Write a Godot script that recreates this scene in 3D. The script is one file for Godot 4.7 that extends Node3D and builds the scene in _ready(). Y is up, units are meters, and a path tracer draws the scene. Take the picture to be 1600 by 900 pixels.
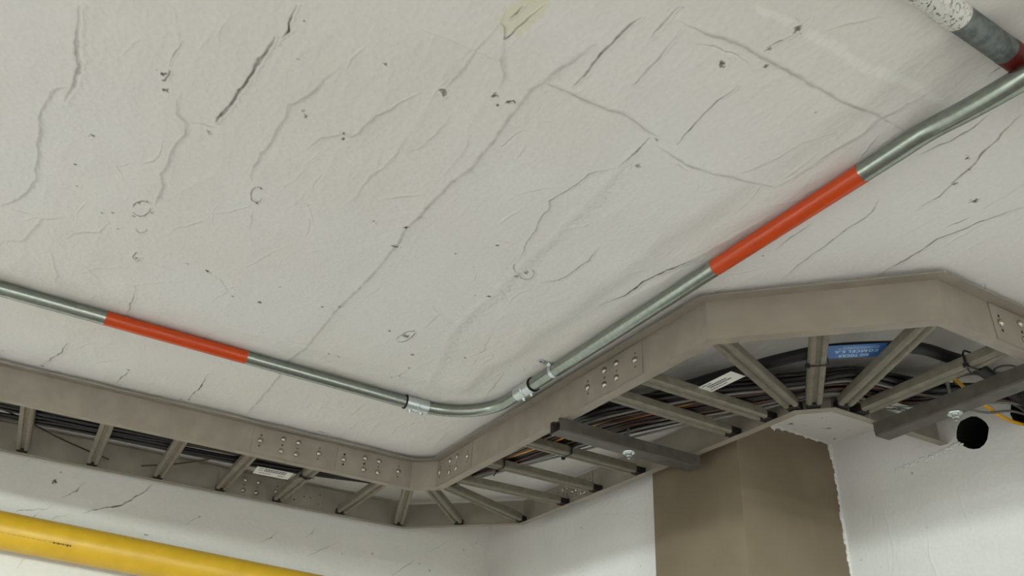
extends Node3D
# A low garage ceiling seen from below: cable ladder round two corners, banded steel conduit, pipes, pillar and walls.
# Metres, y up. The floor is y = 0, the camera stands at x = z = 0 and 1.5 m up; EYE turns heights above the camera into y.

const EYE := 1.5
const CEIL := 2.63
const BOT := 2.5        # underside of the ladder rails
const RAIL := 0.115     # rail height

var M := {}
var counts := {}
var rng := RandomNumberGenerator.new()
var bolt_mesh: ArrayMesh
var hole_mesh: ArrayMesh

# ---------------------------------------------------------------- naming
func numbered(called: String) -> String:
	var n: int = counts.get(called, 0)
	counts[called] = n + 1
	return called if n == 0 else "%s_%03d" % [called, n]

func tag(o: Node3D, label: String, category: String, group := "") -> Node3D:
	o.set_meta("label", label)
	o.set_meta("category", category)
	if group: o.set_meta("group", group)
	return o

func thing(called: String, label: String, category: String, at := Vector3.ZERO, group := "") -> Node3D:
	var o := Node3D.new()
	o.name = numbered(called)
	o.position = at
	add_child(o, true)
	return tag(o, label, category, group)

func part(called: String, mesh: Mesh, mat: Material, parent: Node3D) -> MeshInstance3D:
	var o := MeshInstance3D.new()
	o.name = numbered(called)
	o.mesh = mesh
	o.material_override = mat
	parent.add_child(o, true)
	return o

func solo(called: String, mesh: Mesh, mat: Material, label: String, category: String, group := "") -> MeshInstance3D:
	var o := part(called, mesh, mat, self)
	tag(o, label, category, group)
	return o

func structure(called: String, mesh: Mesh, mat: Material, label := "", parent: Node3D = self) -> MeshInstance3D:
	var o := part(called, mesh, mat, parent)
	o.set_meta("kind", "structure")
	if label: o.set_meta("label", label)
	return o

# ---------------------------------------------------------------- mesh helpers
func begin() -> SurfaceTool:
	var st := SurfaceTool.new()
	st.begin(Mesh.PRIMITIVE_TRIANGLES)
	return st

func face(st: SurfaceTool, p: Array, n: Vector3) -> void:
	# a flat convex face whose front looks along n
	var k := p.duplicate()
	if (k[1] - k[0]).cross(k[2] - k[0]).dot(n) > 0.0:
		k.reverse()
	for i in range(1, k.size() - 1):
		for q in [k[0], k[i], k[i + 1]]:
			st.set_normal(n)
			st.add_vertex(q)

func smooth_tri(st: SurfaceTool, a: Vector3, b: Vector3, c: Vector3, na: Vector3, nb: Vector3, nc: Vector3) -> void:
	if (b - a).cross(c - a).dot(na + nb + nc) > 0.0:
		st.set_normal(na); st.add_vertex(a)
		st.set_normal(nc); st.add_vertex(c)
		st.set_normal(nb); st.add_vertex(b)
	else:
		st.set_normal(na); st.add_vertex(a)
		st.set_normal(nb); st.add_vertex(b)
		st.set_normal(nc); st.add_vertex(c)

func box(st: SurfaceTool, lo: Vector3, hi: Vector3, basis := Basis(), origin := Vector3.ZERO) -> void:
	for axis in 3:
		for s in [0, 1]:
			var pts := []
			for uv in [[0, 0], [1, 0], [1, 1], [0, 1]]:
				var q := Vector3()
				q[axis] = hi[axis] if s else lo[axis]
				var a1: int = (axis + 1) % 3
				var a2: int = (axis + 2) % 3
				q[a1] = hi[a1] if uv[0] else lo[a1]
				q[a2] = hi[a2] if uv[1] else lo[a2]
				pts.append(origin + basis * q)
			var n := Vector3()
			n[axis] = 1.0 if s else -1.0
			face(st, pts, (basis * n).normalized())

func box_mesh(lo: Vector3, hi: Vector3) -> ArrayMesh:
	var st := begin()
	box(st, lo, hi)
	return st.commit()

# a profile (x along the side vector, y up, counter-clockwise) swept along a horizontal path with mitred corners
func sweep(st: SurfaceTool, profile: Array, path: Array, inward := 1.0, caps := true) -> void:
	var n := path.size()
	var sides := []
	for i in n:
		var s0 := Vector3.ZERO
		var s1 := Vector3.ZERO
		if i > 0: s0 = Vector3.UP.cross((path[i] - path[i - 1]).normalized()) * inward
		if i < n - 1: s1 = Vector3.UP.cross((path[i + 1] - path[i]).normalized()) * inward
		if i == 0: s0 = s1
		if i == n - 1: s1 = s0
		sides.append((s0 + s1) / (1.0 + s0.dot(s1)))
	for i in n - 1:
		var d: Vector3 = (path[i + 1] - path[i]).normalized()
		var s := Vector3.UP.cross(d) * inward
		for j in profile.size():
			var a: Vector2 = profile[j]
			var b: Vector2 = profile[(j + 1) % profile.size()]
			var nn := s * (b.y - a.y) - Vector3.UP * (b.x - a.x)
			if nn.length() < 1e-9: continue
			face(st, [path[i] + sides[i] * a.x + Vector3.UP * a.y, path[i] + sides[i] * b.x + Vector3.UP * b.y,
				path[i + 1] + sides[i + 1] * b.x + Vector3.UP * b.y, path[i + 1] + sides[i + 1] * a.x + Vector3.UP * a.y], nn.normalized())
	if caps:
		var tri := Geometry2D.triangulate_polygon(PackedVector2Array(profile))
		for e in [0, n - 1]:
			var d: Vector3 = ((path[0] - path[1]) if e == 0 else (path[n - 1] - path[n - 2])).normalized()
			for k in range(0, tri.size(), 3):
				var q := []
				for m in 3:
					var v: Vector2 = profile[tri[k + m]]
					q.append(path[e] + sides[e] * v.x + Vector3.UP * v.y)
				face(st, q, d)

func tube(st: SurfaceTool, pts: Array, r: float, sides := 12, caps := true) -> void:
	var n := pts.size()
	var up := Vector3.UP
	var d0: Vector3 = (pts[1] - pts[0]).normalized()
	if absf(d0.dot(up)) > 0.9: up = Vector3.RIGHT
	var u := (up - d0 * up.dot(d0)).normalized()
	var rings := []
	var norms := []
	for i in n:
		var d: Vector3
		if i == 0: d = d0
		elif i == n - 1: d = (pts[i] - pts[i - 1]).normalized()
		else: d = ((pts[i + 1] - pts[i]).normalized() + (pts[i] - pts[i - 1]).normalized()).normalized()
		u = (u - d * u.dot(d)).normalized()
		var v := d.cross(u)
		var ring := []
		var nm := []
		for k in sides:
			var a := TAU * k / sides
			var w := u * cos(a) + v * sin(a)
			nm.append(w)
			ring.append(pts[i] + w * r)
		rings.append(ring)
		norms.append(nm)
	for i in n - 1:
		for k in sides:
			var m := (k + 1) % sides
			smooth_tri(st, rings[i][k], rings[i][m], rings[i + 1][m], norms[i][k], norms[i][m], norms[i + 1][m])
			smooth_tri(st, rings[i][k], rings[i + 1][m], rings[i + 1][k], norms[i][k], norms[i + 1][m], norms[i + 1][k])
	if caps:
		face(st, rings[0], -d0)
		face(st, rings[n - 1], (pts[n - 1] - pts[n - 2]).normalized())

func tube_mesh(pts: Array, r: float, sides := 12, caps := true) -> ArrayMesh:
	var st := begin()
	tube(st, pts, r, sides, caps)
	return st.commit()

# rings of given radius along an axis: [distance, radius] pairs
func lathe(st: SurfaceTool, origin: Vector3, axis: Vector3, prof: Array, sides := 16) -> void:
	var u := axis.cross(Vector3.UP if absf(axis.y) < 0.9 else Vector3.RIGHT).normalized()
	var v := axis.cross(u).normalized()
	for i in prof.size() - 1:
		var a: Vector2 = prof[i]
		var b: Vector2 = prof[i + 1]
		var t := (b - a).normalized()
		for k in sides:
			var w0 := u * cos(TAU * k / sides) + v * sin(TAU * k / sides)
			var w1 := u * cos(TAU * (k + 1) / sides) + v * sin(TAU * (k + 1) / sides)
			var n0 := (w0 * t.x - axis * t.y).normalized()
			var n1 := (w1 * t.x - axis * t.y).normalized()
			var p := origin + axis * a.x + w0 * a.y
			var q := origin + axis * a.x + w1 * a.y
			var r := origin + axis * b.x + w1 * b.y
			var s := origin + axis * b.x + w0 * b.y
			if a.y > 1e-6: smooth_tri(st, p, q, r, n0, n1, n1)
			if b.y > 1e-6: smooth_tri(st, p, r, s, n0, n1, n0)

func spline(p: Array, per: int) -> Array:
	var out := []
	for i in p.size() - 1:
		var a: Vector3 = p[maxi(i - 1, 0)]
		var b: Vector3 = p[i]
		var c: Vector3 = p[i + 1]
		var d: Vector3 = p[mini(i + 2, p.size() - 1)]
		for k in per:
			out.append(b.cubic_interpolate(c, a, d, float(k) / per))
	out.append(p[p.size() - 1])
	return out

# ---------------------------------------------------------------- surface canvases (relief and dirt of a painted surface)
class Canvas:
	var w := 0
	var h := 0
	var x0 := 0.0
	var y0 := 0.0
	var sx := 1.0
	var sy := 1.0
	var relief := PackedFloat32Array()
	var dirt := PackedFloat32Array()
	var tint := PackedFloat32Array()
	var wob := FastNoiseLite.new()
	func _init(cols: int, rows: int, from: Vector2, size: Vector2) -> void:
		w = cols
		h = rows
		x0 = from.x
		y0 = from.y
		sx = size.x / cols
		sy = size.y / rows
		relief.resize(w * h)
		dirt.resize(w * h)
		tint.resize(w * h)
		wob.seed = 5
		wob.noise_type = FastNoiseLite.TYPE_SIMPLEX
		wob.frequency = 9.0
		wob.fractal_octaves = 3
	# kinds: g groove, r ridge, s step (steep on one side), l pale strip of newer paint; width in mm, depth in steps of 0.7 mm, dirt 0..1, points in mm
	func line(kind: String, width: float, depth: float, dark: float, p: Array) -> void:
		var wd := width * 0.001
		var reach := wd * 2.2 + 0.006
		var dep := depth * 0.0007
		for i in range(0, p.size() - 3, 2):
			var a := Vector2(p[i], p[i + 1]) * 0.001
			var b := Vector2(p[i + 2], p[i + 3]) * 0.001
			var ab := b - a
			var l2 := maxf(ab.length_squared(), 1e-9)
			var c0 := maxi(0, int((minf(a.x, b.x) - reach - x0) / sx))
			var c1 := mini(w - 1, int((maxf(a.x, b.x) + reach - x0) / sx))
			var r0 := maxi(0, int((minf(a.y, b.y) - reach - y0) / sy))
			var r1 := mini(h - 1, int((maxf(a.y, b.y) + reach - y0) / sy))
			var end0 := 0.25 if i == 0 else 1.0
			var end1 := 0.25 if i + 4 >= p.size() else 1.0
			for r in range(r0, r1 + 1):
				for c in range(c0, c1 + 1):
					var q := Vector2(x0 + (c + 0.5) * sx, y0 + (r + 0.5) * sy)
					var n1 := wob.get_noise_2d(q.x, q.y)
					var n2 := wob.get_noise_2d(q.x * 2.0 + 40.0, q.y * 2.0)
					q += Vector2(n1, n2) * (0.0025 if kind == "s" else 0.0045)
					var t := clampf((q - a).dot(ab) / l2, 0.0, 1.0)
					var off := q - a - ab * t
					var d := off.length()
					if d > reach: continue
					var taper := lerpf(end0, end1, t) if end0 + end1 < 2.0 else 1.0
					var side := 1.0 if ab.cross(off) > 0.0 else -1.0
					var ww := wd * (0.65 + 0.6 * absf(n2)) * (0.5 + 0.5 * taper)
					var g := 0.0
					var k := r * w + c
					if kind == "g":
						g = -dep * taper * exp(-pow(d / (ww * 0.45), 2.0)) + dep * 0.5 * exp(-pow((d - ww) / ww, 2.0)) * (0.6 + 0.4 * side)
					elif kind == "r":
						g = dep * taper * exp(-pow(d / (ww * (0.75 if side > 0.0 else 0.4)), 2.0))
					elif kind == "s":
						g = dep * (exp(-d / (ww * 1.2)) if side > 0.0 else exp(-d / 0.003))
					if absf(g) > absf(relief[k]): relief[k] = g
					if kind == "y":
						tint[k] = maxf(tint[k], dark * clampf((1.0 - d / ww) * 5.0, 0.0, 1.0))
					elif dark > 0.0:
						var core := ww * 0.42 if kind == "g" else ww * 0.35
						var s := dark * taper * (0.55 + 0.9 * absf(n1) + 0.25 * n2) * exp(-pow(d / core, 2.0))
						if s > dirt[k]: dirt[k] = minf(s, 1.0)
					elif dark < 0.0:
						dirt[k] = minf(dirt[k], dark * exp(-pow(d / ww, 4.0)))
	func blot(x: float, y: float, radius: float, dark: float) -> void:
		var at := Vector2(x, y) * 0.001
		var rad := radius * 0.001
		for r in range(maxi(0, int((at.y - rad * 2.0 - y0) / sy)), mini(h, int((at.y + rad * 2.0 - y0) / sy) + 1)):
			for c in range(maxi(0, int((at.x - rad * 2.0 - x0) / sx)), mini(w, int((at.x + rad * 2.0 - x0) / sx) + 1)):
				var q := Vector2(x0 + (c + 0.5) * sx, y0 + (r + 0.5) * sy)
				var n1 := wob.get_noise_2d(q.x * 9.0, q.y * 6.0)
				var n2 := wob.get_noise_2d(q.x * 16.0 + 9.0, q.y * 9.0)
				var d := (q - at).length() / rad * (1.0 + 0.7 * n1) + 0.55 * n2
				var k := r * w + c
				var s := dark * clampf(1.25 - d * 1.3, 0.0, 1.0)
				if s > dirt[k]:
					dirt[k] = s
					relief[k] -= 0.0012 * s
				elif d < 1.6: relief[k] += 0.0005 * (1.6 - d)

func mark(t: Canvas, kind: String, width: float, depth: float, dark: float, p: Array) -> void:
	t.line(kind, width, depth, dark, p)

func spot(t: Canvas, x: float, y: float, radius: float, dark: float) -> void:
	t.blot(x, y, radius, dark)

func noise_bytes(w: int, h: int, sd: int, freq: float, oct: int, kind := FastNoiseLite.FRACTAL_FBM, stretch := 1) -> PackedByteArray:
	var n := FastNoiseLite.new()
	n.seed = sd
	n.noise_type = FastNoiseLite.TYPE_SIMPLEX_SMOOTH
	n.frequency = freq
	n.fractal_type = kind
	n.fractal_octaves = oct
	var im := n.get_seamless_image(w, h / stretch) if w < 1000 else n.get_image(w, h / stretch)
	if stretch > 1: im.resize(w, h, Image.INTERPOLATE_CUBIC)
	im.convert(Image.FORMAT_L8)
	return im.get_data()

# paint: [sRGB base, sRGB of the second tone], dirt sRGB; returns a material with colour and relief
func painted(t: Canvas, base: Color, second: Color, dirt: Color, bump: float, fine: float) -> StandardMaterial3D:
	var w := t.w
	var h := t.h
	var big := noise_bytes(w, h, 11, 3.0 / w, 4)
	var wrinkle := noise_bytes(w, h, 12, 26.0 / w, 4, FastNoiseLite.FRACTAL_RIDGED, 2)
	var grain := noise_bytes(w, h, 13, 0.11, 3)
	var col := PackedByteArray()
	col.resize(w * h * 3)
	var hh := PackedFloat32Array()
	hh.resize(w * h)
	var rel := t.relief
	var dr := t.dirt
	var ti := t.tint
	var dpl := Vector3(dirt.r, dirt.g, dirt.b) * 255.0
	var ba := Vector3(base.r, base.g, base.b) * 255.0
	var se := Vector3(second.r, second.g, second.b) * 255.0
	var pale := Vector3(232, 233, 228)
	var k3 := 0
	for k in w * h:
		var f := big[k] * 0.003921
		var g := grain[k] * 0.003921
		hh[k] = 0.5 + (rel[k] + fine * ((wrinkle[k] * 0.003921 - 0.5) * (0.35 + f) + 0.22 * (g - 0.5))) / bump
		var c: Vector3 = ba.lerp(se, clampf(f * 1.6 - 0.3, 0.0, 1.0)) * (0.985 + 0.03 * g)
		var d := dr[k]
		if ti[k] > 0.0: c = c.lerp(Vector3(214, 208, 176), ti[k])
		if d > 0.0: c = c.lerp(dpl, d)
		elif d < 0.0: c = c.lerp(pale, -d)
		col[k3] = int(c.x)
		col[k3 + 1] = int(c.y)
		col[k3 + 2] = int(c.z)
		k3 += 3
	var m := StandardMaterial3D.new()
	m.albedo_texture = ImageTexture.create_from_image(Image.create_from_data(w, h, false, Image.FORMAT_RGB8, col))
	m.roughness = 0.75
	m.metallic_specular = 0.3
	m.heightmap_enabled = true
	m.heightmap_scale = bump * 100.0
	m.heightmap_texture = ImageTexture.create_from_image(Image.create_from_data(w, h, false, Image.FORMAT_RF, hh.to_byte_array()))
	return m

# a flat sheet with uv over the canvas
func sheet(st: SurfaceTool, t: Canvas, p: Array, uv: Array, n: Vector3) -> void:
	var o := [0, 1, 2, 0, 2, 3]
	if (p[1] - p[0]).cross(p[2] - p[0]).dot(n) > 0.0: o = [0, 2, 1, 0, 3, 2]
	for i in o:
		st.set_normal(n)
		st.set_uv(Vector2((uv[i].x - t.x0) / (t.sx * t.w), (uv[i].y - t.y0) / (t.sy * t.h)))
		st.add_vertex(p[i])

func tri_noise(base: Color, second: Color, sd: int, freq: float, scale: float, rough: float, metal: float, bump := 0.0, contrast := 1.6, from := 0.5) -> StandardMaterial3D:
	var b := noise_bytes(256, 256, sd, freq, 4)
	var col := PackedByteArray()
	col.resize(256 * 256 * 3)
	for k in 256 * 256:
		var c: Color = base.lerp(second, clampf((b[k] / 255.0 - 0.5) * contrast + 0.5 if from == 0.5 else (b[k] / 255.0 - 1.0 + from) * contrast, 0.0, 1.0))
		col[k * 3] = int(c.r * 255.0)
		col[k * 3 + 1] = int(c.g * 255.0)
		col[k * 3 + 2] = int(c.b * 255.0)
	var m := StandardMaterial3D.new()
	m.albedo_texture = ImageTexture.create_from_image(Image.create_from_data(256, 256, false, Image.FORMAT_RGB8, col))
	m.uv1_triplanar = true
	m.uv1_world_triplanar = true
	m.uv1_scale = Vector3.ONE * scale
	m.roughness = rough
	m.metallic = metal
	if bump > 0.0:
		m.heightmap_enabled = true
		m.heightmap_scale = bump * 100.0
		m.heightmap_texture = ImageTexture.create_from_image(Image.create_from_data(256, 256, false, Image.FORMAT_L8, b))
	return m

# white wall paint with a few specks and faint runs
func speckled(base: Color, second: Color) -> StandardMaterial3D:
	var T := Canvas.new(768, 768, Vector2.ZERO, Vector2(1.3, 1.3))
	for k in 34:
		T.blot(rng.randf_range(20.0, 1280.0), rng.randf_range(20.0, 1280.0), rng.randf_range(2.0, 4.5), rng.randf_range(0.15, 0.6))
	for k in 26:
		var x := rng.randf_range(60.0, 1240.0)
		var y := rng.randf_range(60.0, 1000.0)
		T.line("r", rng.randf_range(5.0, 12.0), rng.randf_range(0.6, 1.8), 0.0, [x, y, x + rng.randf_range(-12.0, 12.0), y + 90.0, x + rng.randf_range(-20.0, 20.0), y + 190.0])
	var m := painted(T, base, second, Color8(92, 88, 80), 0.006, 0.0012)
	m.uv1_triplanar = true
	m.uv1_world_triplanar = true
	m.uv1_scale = Vector3.ONE / 1.3
	return m

func plain(c: Color, rough: float, metal := 0.0, spec := 0.5) -> StandardMaterial3D:
	var m := StandardMaterial3D.new()
	m.albedo_color = c
	m.roughness = rough
	m.metallic = metal
	m.metallic_specular = spec
	return m

# ---------------------------------------------------------------- materials
func make_materials() -> void:
	M.white = speckled(Color8(222, 221, 218), Color8(215, 214, 210))
	M.floor = tri_noise(Color8(142, 134, 131), Color8(128, 121, 118), 22, 0.03, 0.3, 0.6, 0.0)
	M.rail = tri_noise(Color8(154, 146, 133), Color8(144, 136, 124), 23, 0.03, 1.3, 0.5, 0.15)
	M.rung = tri_noise(Color8(128, 122, 107), Color8(110, 104, 91), 24, 0.04, 2.0, 0.5, 0.15)
	M.conduit = tri_noise(Color8(160, 166, 158), Color8(142, 149, 141), 25, 0.05, 4.0, 0.24, 0.95)
	M.bright = tri_noise(Color8(214, 220, 220), Color8(190, 198, 200), 26, 0.08, 6.0, 0.28, 0.9)
	M.bolt = plain(Color8(178, 172, 160), 0.25, 0.95)
	M.hole = plain(Color8(18, 16, 14), 0.8)
	M.dull = plain(Color8(84, 78, 68), 0.8)
	M.orange = plain(Color8(192, 64, 0), 0.28)
	M.darkred = plain(Color8(96, 16, 8), 0.5)
	M.pipe = tri_noise(Color8(122, 128, 126), Color8(88, 94, 92), 27, 0.04, 5.0, 0.5, 0.55)
	M.yellow = tri_noise(Color8(214, 172, 44), Color8(202, 160, 38), 28, 0.02, 1.5, 0.38, 0.0)
	M.print_faint = plain(Color8(176, 138, 40), 0.6)
	M.flaking = tri_noise(Color8(206, 205, 198), Color8(46, 46, 42), 41, 0.045, 9.0, 0.7, 0.0, 0.002, 6.0, 0.36)
	M.print = plain(Color8(92, 66, 20), 0.7)
	M.pillar = tri_noise(Color8(132, 119, 99), Color8(112, 99, 79), 29, 0.012, 0.55, 0.7, 0.0, 0.003, 1.3)
	M.strut = tri_noise(Color8(98, 94, 87), Color8(82, 79, 73), 30, 0.03, 2.0, 0.5, 0.3)
	M.cable = plain(Color8(24, 23, 23), 0.42)
	M.thick = plain(Color8(14, 14, 15), 0.55)
	M.cable_orange = plain(Color8(170, 88, 22), 0.45)
	M.cable_yellow = plain(Color8(222, 164, 26), 0.45)
	M.cable_grey = plain(Color8(112, 110, 104), 0.5)
	M.cable_brown = plain(Color8(74, 46, 32), 0.5)
	M.tie = plain(Color8(16, 16, 17), 0.5)
	M.card = plain(Color8(226, 226, 220), 0.5)
	M.ink = plain(Color8(70, 70, 72), 0.7)
	M.blue = plain(Color8(66, 114, 182), 0.4)
	M.blue_ink = plain(Color8(190, 214, 236), 0.6)
	M.black = plain(Color8(8, 9, 9), 0.8)
	M.batten = plain(Color8(236, 238, 236), 0.4)
	M.tube = plain(Color8(240, 246, 242), 0.4)
	M.tube.emission_enabled = true
	M.tube.emission = Color(0.93, 1.0, 0.95)
	M.tube.emission_energy_multiplier = 3.0

# ---------------------------------------------------------------- light and camera
func lamp(at: Vector3, along: Vector3, energy: float, down: float, label: String) -> void:
	var t := thing("batten_lamp", label, "lamp", at, "fluorescent battens")
	var st := begin()
	var b := Basis(along, Vector3.UP, along.cross(Vector3.UP))
	box(st, Vector3(-0.62, -0.055, -0.035), Vector3(0.62, 0.0, 0.035), b)
	part("housing", st.commit(), M.batten, t)
	part("fluorescent_tube", tube_mesh([along * -0.59 + Vector3(0, -0.075, 0), along * 0.59 + Vector3(0, -0.075, 0)], 0.013, 10), M.tube, t)
	for k in 3:
		var l := OmniLight3D.new()
		l.name = numbered("tube_light")
		l.light_color = Color(0.95, 1.0, 0.985)
		l.light_energy = energy / 3.0
		l.light_size = 0.013
		l.omni_range = 40.0
		l.omni_attenuation = 2.0
		l.shadow_enabled = true
		l.position = along * (k - 1) * 0.4 + Vector3(0, -0.125, 0)
		t.add_child(l, true)
	# the reflector of the batten throws most of the light down
	var d := AreaLight3D.new()
	d.name = numbered("reflector_light")
	d.light_color = Color(0.968, 1.0, 1.0)
	d.light_energy = down
	d.area_size = Vector2(1.2, 0.07)
	d.area_range = 40.0
	d.shadow_enabled = true
	d.basis = Basis(along, along.cross(Vector3.UP) * -1.0, Vector3.UP) if absf(along.x) > 0.5 else Basis(along, along.cross(Vector3.UP) * -1.0, Vector3.UP)
	d.position = Vector3(0, -0.165, 0)
	t.add_child(d, true)

func _ready() -> void:
	rng.seed = 77
	make_materials()
	# camera: a plain 39 degree lens looking up and a little rolled
	var cam := Camera3D.new()
	cam.name = "camera"
	cam.fov = 39.4
	cam.near = 0.02
	cam.position = Vector3(0, EYE, 0)
	cam.basis = Basis(Vector3.UP, deg_to_rad(-28.24585551)) * Basis(Vector3.RIGHT, deg_to_rad(31.25622724)) * Basis(Vector3.BACK, deg_to_rad(3.64857057))
	cam.current = true
	add_child(cam)
	var we := WorldEnvironment.new()
	we.name = "environment"
	var e := Environment.new()
	e.background_mode = Environment.BG_COLOR
	e.background_color = Color(0.02, 0.02, 0.02)
	e.tonemap_mode = Environment.TONE_MAPPER_LINEAR
	e.tonemap_exposure = 1.06
	e.sdfgi_enabled = true
	e.ssao_enabled = true
	e.ssil_enabled = true
	we.environment = e
	add_child(we)
	# fluorescent battens in the neighbouring bays, behind the downstand beams
	lamp(Vector3(-4.2, CEIL, -1.6), Vector3.BACK, 6.5, 19.0, "white fluorescent batten in the side bay, level with the corner pillar")
	lamp(Vector3(-4.2, CEIL, 2.6), Vector3.BACK, 6.5, 19.0, "white fluorescent batten in the side bay, behind the camera")
	lamp(Vector3(-0.4, CEIL, 4.4), Vector3.RIGHT, 6.5, 19.0, "white fluorescent batten in the rear bay, nearest the cross beam")
	lamp(Vector3(-0.4, CEIL, 7.2), Vector3.RIGHT, 6.5, 19.0, "white fluorescent batten in the rear bay, nearest the back wall")
	build_room()
	build_ladders()
	build_struts()
	build_conduits()
	build_pipes()
	build_cables()
	build_tags()
	build_ties()

# ---------------------------------------------------------------- the room
func ceiling_marks(T: Canvas) -> void:
	mark(T,"g",9,4,0.25,[-232,-1232,-228,-1333,-221,-1392,-223,-1445,-231,-1512])
	mark(T,"r",9,4,0.15,[-239,-1465,-257,-1489,-275,-1567,-278,-1642,-276,-1730,-272,-1845,-307,-1950,-348,-2014])
	mark(T,"r",8,3,0,[-90,-1142,-76,-1200,-67,-1228])
	mark(T,"g",3,3,0.55,[-62,-1213,-67,-1256,-73,-1295])
	mark(T,"g",5,4,0.85,[94,-1024,93,-1070,96,-1090,93,-1111])
	mark(T,"r",8,4,0,[93,-1111,90,-1124,86,-1134])
	mark(T,"g",7,5,0.8,[80,-1116,72,-1194,65,-1252,57,-1316,47,-1377,41,-1401])
	mark(T,"r",7,3,0.1,[39,-1416,21,-1423,-9,-1434])
	mark(T,"r",9,4,0.15,[-42,-1354,-33,-1421,-11,-1442,-10,-1478,-19,-1537,-25,-1651,-18,-1691,-20,-1755,-22,-1787])
	mark(T,"r",8,4,0.12,[204,-1108,183,-1195,165,-1252,154,-1272,159,-1303,150,-1358,153,-1398,141,-1500,154,-1550])
	mark(T,"r",6,3,0.1,[186,-1666,194,-1707,196,-1753])
	mark(T,"r",8,2,0,[-8,-1135,-21,-1181,-33,-1223])
	mark(T,"r",9,2,0,[256,-1391,237,-1467,216,-1558])
	mark(T,"r",7,3,0,[225,-1038,218,-1082,218,-1112])
	mark(T,"r",7,2,0,[245,-1020,237,-1059])
	mark(T,"r",8,4,0.05,[403,-866,401,-953,399,-1022,398,-1060])
	mark(T,"r",8,4,0.05,[357,-1093,328,-1164,312,-1209,297,-1282,277,-1288,239,-1327,224,-1375])
	mark(T,"r",9,4,0.15,[431,-890,452,-931,471,-964,482,-999])
	mark(T,"s",14,5,0.18,[570,-820,564,-861,550,-907,546,-942,536,-970,540,-1052,544,-1111,546,-1182,549,-1243,532,-1304,531,-1356,528,-1457,520,-1521,531,-1616,532,-1726,529,-1820,525,-1917,518,-1996,519,-2213,521,-2361,510,-2455,518,-2602,516,-2907,511,-3034])
	mark(T,"r",7,3,0.05,[436,-1121,442,-1150,433,-1198,428,-1239,414,-1256])
	mark(T,"r",8,3,0.05,[391,-1205,392,-1270,389,-1342,374,-1386,368,-1430,373,-1471,361,-1514])
	mark(T,"r",8,3,0,[474,-1108,504,-1174,509,-1239,505,-1298])
	mark(T,"r",8,2,0,[253,-1370,241,-1434,227,-1501])
	mark(T,"s",12,2,0,[304,-949,361,-945,442,-942])
	mark(T,"g",5,3,0.35,[645,-671,644,-705,646,-751])
	mark(T,"g",5,4,0.55,[605,-721,600,-749,597,-797,598,-859,597,-924])
	mark(T,"g",5,3,0.25,[678,-703,686,-784,688,-823,685,-861])
	mark(T,"s",16,4,0.12,[546,-942,606,-936,688,-934,715,-924,787,-937,811,-941])
	mark(T,"s",14,3,0.12,[841,-965,914,-975,983,-967,1024,-949,1129,-941])
	mark(T,"g",5,5,0.55,[805,-951,811,-1005,809,-1061])
	mark(T,"g",4,3,0.3,[809,-1061,771,-1114,763,-1172,746,-1236,765,-1269,765,-1292,777,-1339,792,-1415,816,-1488])
	mark(T,"r",34,7,0,[812,-951,810,-1075,814,-1130,821,-1194,824,-1282,831,-1379,830,-1454,833,-1527,841,-1657,842,-1773,837,-1876,851,-1958,916,-2178,971,-2405])
	mark(T,"g",4,3,0.5,[852,-752,849,-791,850,-841,854,-893,860,-938])
	mark(T,"g",4,3,0.55,[844,-572,842,-593,847,-616,838,-640,831,-660])
	mark(T,"g",4,2,0.4,[812,-579,827,-588,842,-593])
	mark(T,"s",14,3,0.18,[678,-693,732,-690,774,-678,840,-678,912,-677,1015,-676,1091,-674,1212,-673])
	mark(T,"r",8,3,0.05,[1104,-753,1063,-803,1060,-854,1044,-911,1010,-948])
	mark(T,"g",4,3,0.4,[944,-1330,961,-1395,959,-1465,948,-1514,916,-1552])
	mark(T,"g",5,5,0.75,[1189,-1247,1167,-1319,1158,-1355,1151,-1413,1149,-1463,1150,-1498,1125,-1585])
	mark(T,"r",12,4,0.05,[1156,-799,1148,-856,1146,-898,1137,-947])
	mark(T,"r",9,3,0.05,[1128,-811,1133,-881,1137,-947])
	mark(T,"r",9,2,0,[1109,-1227,1114,-1277,1109,-1334])
	mark(T,"r",10,4,0.15,[1166,-589,1157,-647,1149,-674,1158,-726,1150,-778,1148,-826,1146,-893])
	mark(T,"g",5,3,0.4,[1309,-562,1318,-598,1317,-643,1304,-682,1297,-710])
	mark(T,"g",5,3,0.4,[1361,-527,1376,-575,1395,-614,1413,-649,1427,-696,1441,-730,1452,-768,1454,-823])
	mark(T,"g",4,3,0.3,[1557,-644,1562,-738])
	mark(T,"g",5,4,0.5,[1632,-690,1618,-740,1606,-778,1598,-831,1590,-868,1598,-908,1603,-982,1609,-1061])
	mark(T,"g",5,3,0.3,[1355,-851,1385,-887,1386,-928,1394,-984,1408,-1094,1435,-1209])
	mark(T,"g",5,3,0.35,[1301,-995,1309,-1053,1315,-1114])
	mark(T,"g",4,3,0.4,[1223,-467,1218,-481,1218,-500])
	mark(T,"g",6,3,0.6,[-138,-2782,-146,-2879,-171,-2946,-196,-3026])
	mark(T,"g",5,3,0.6,[67,-2875,54,-2968,44,-3043])
	mark(T,"g",5,3,0.8,[307,-2746,306,-2880,299,-3028])
	mark(T,"g",5,3,0.35,[2,-2219,6,-2324,4,-2394,2,-2462])
	mark(T,"r",7,2,0.1,[-63,-2716,-98,-2787,-124,-2834])
	mark(T,"r",8,3,0.05,[-107,-1919,-124,-1983,-176,-2028,-192,-2070])
	mark(T,"r",9,3,0.1,[-204,-1966,-251,-2007,-278,-2109,-295,-2159,-345,-2189])
	mark(T,"r",7,2,0,[-254,-1923,-251,-1979])
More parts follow.
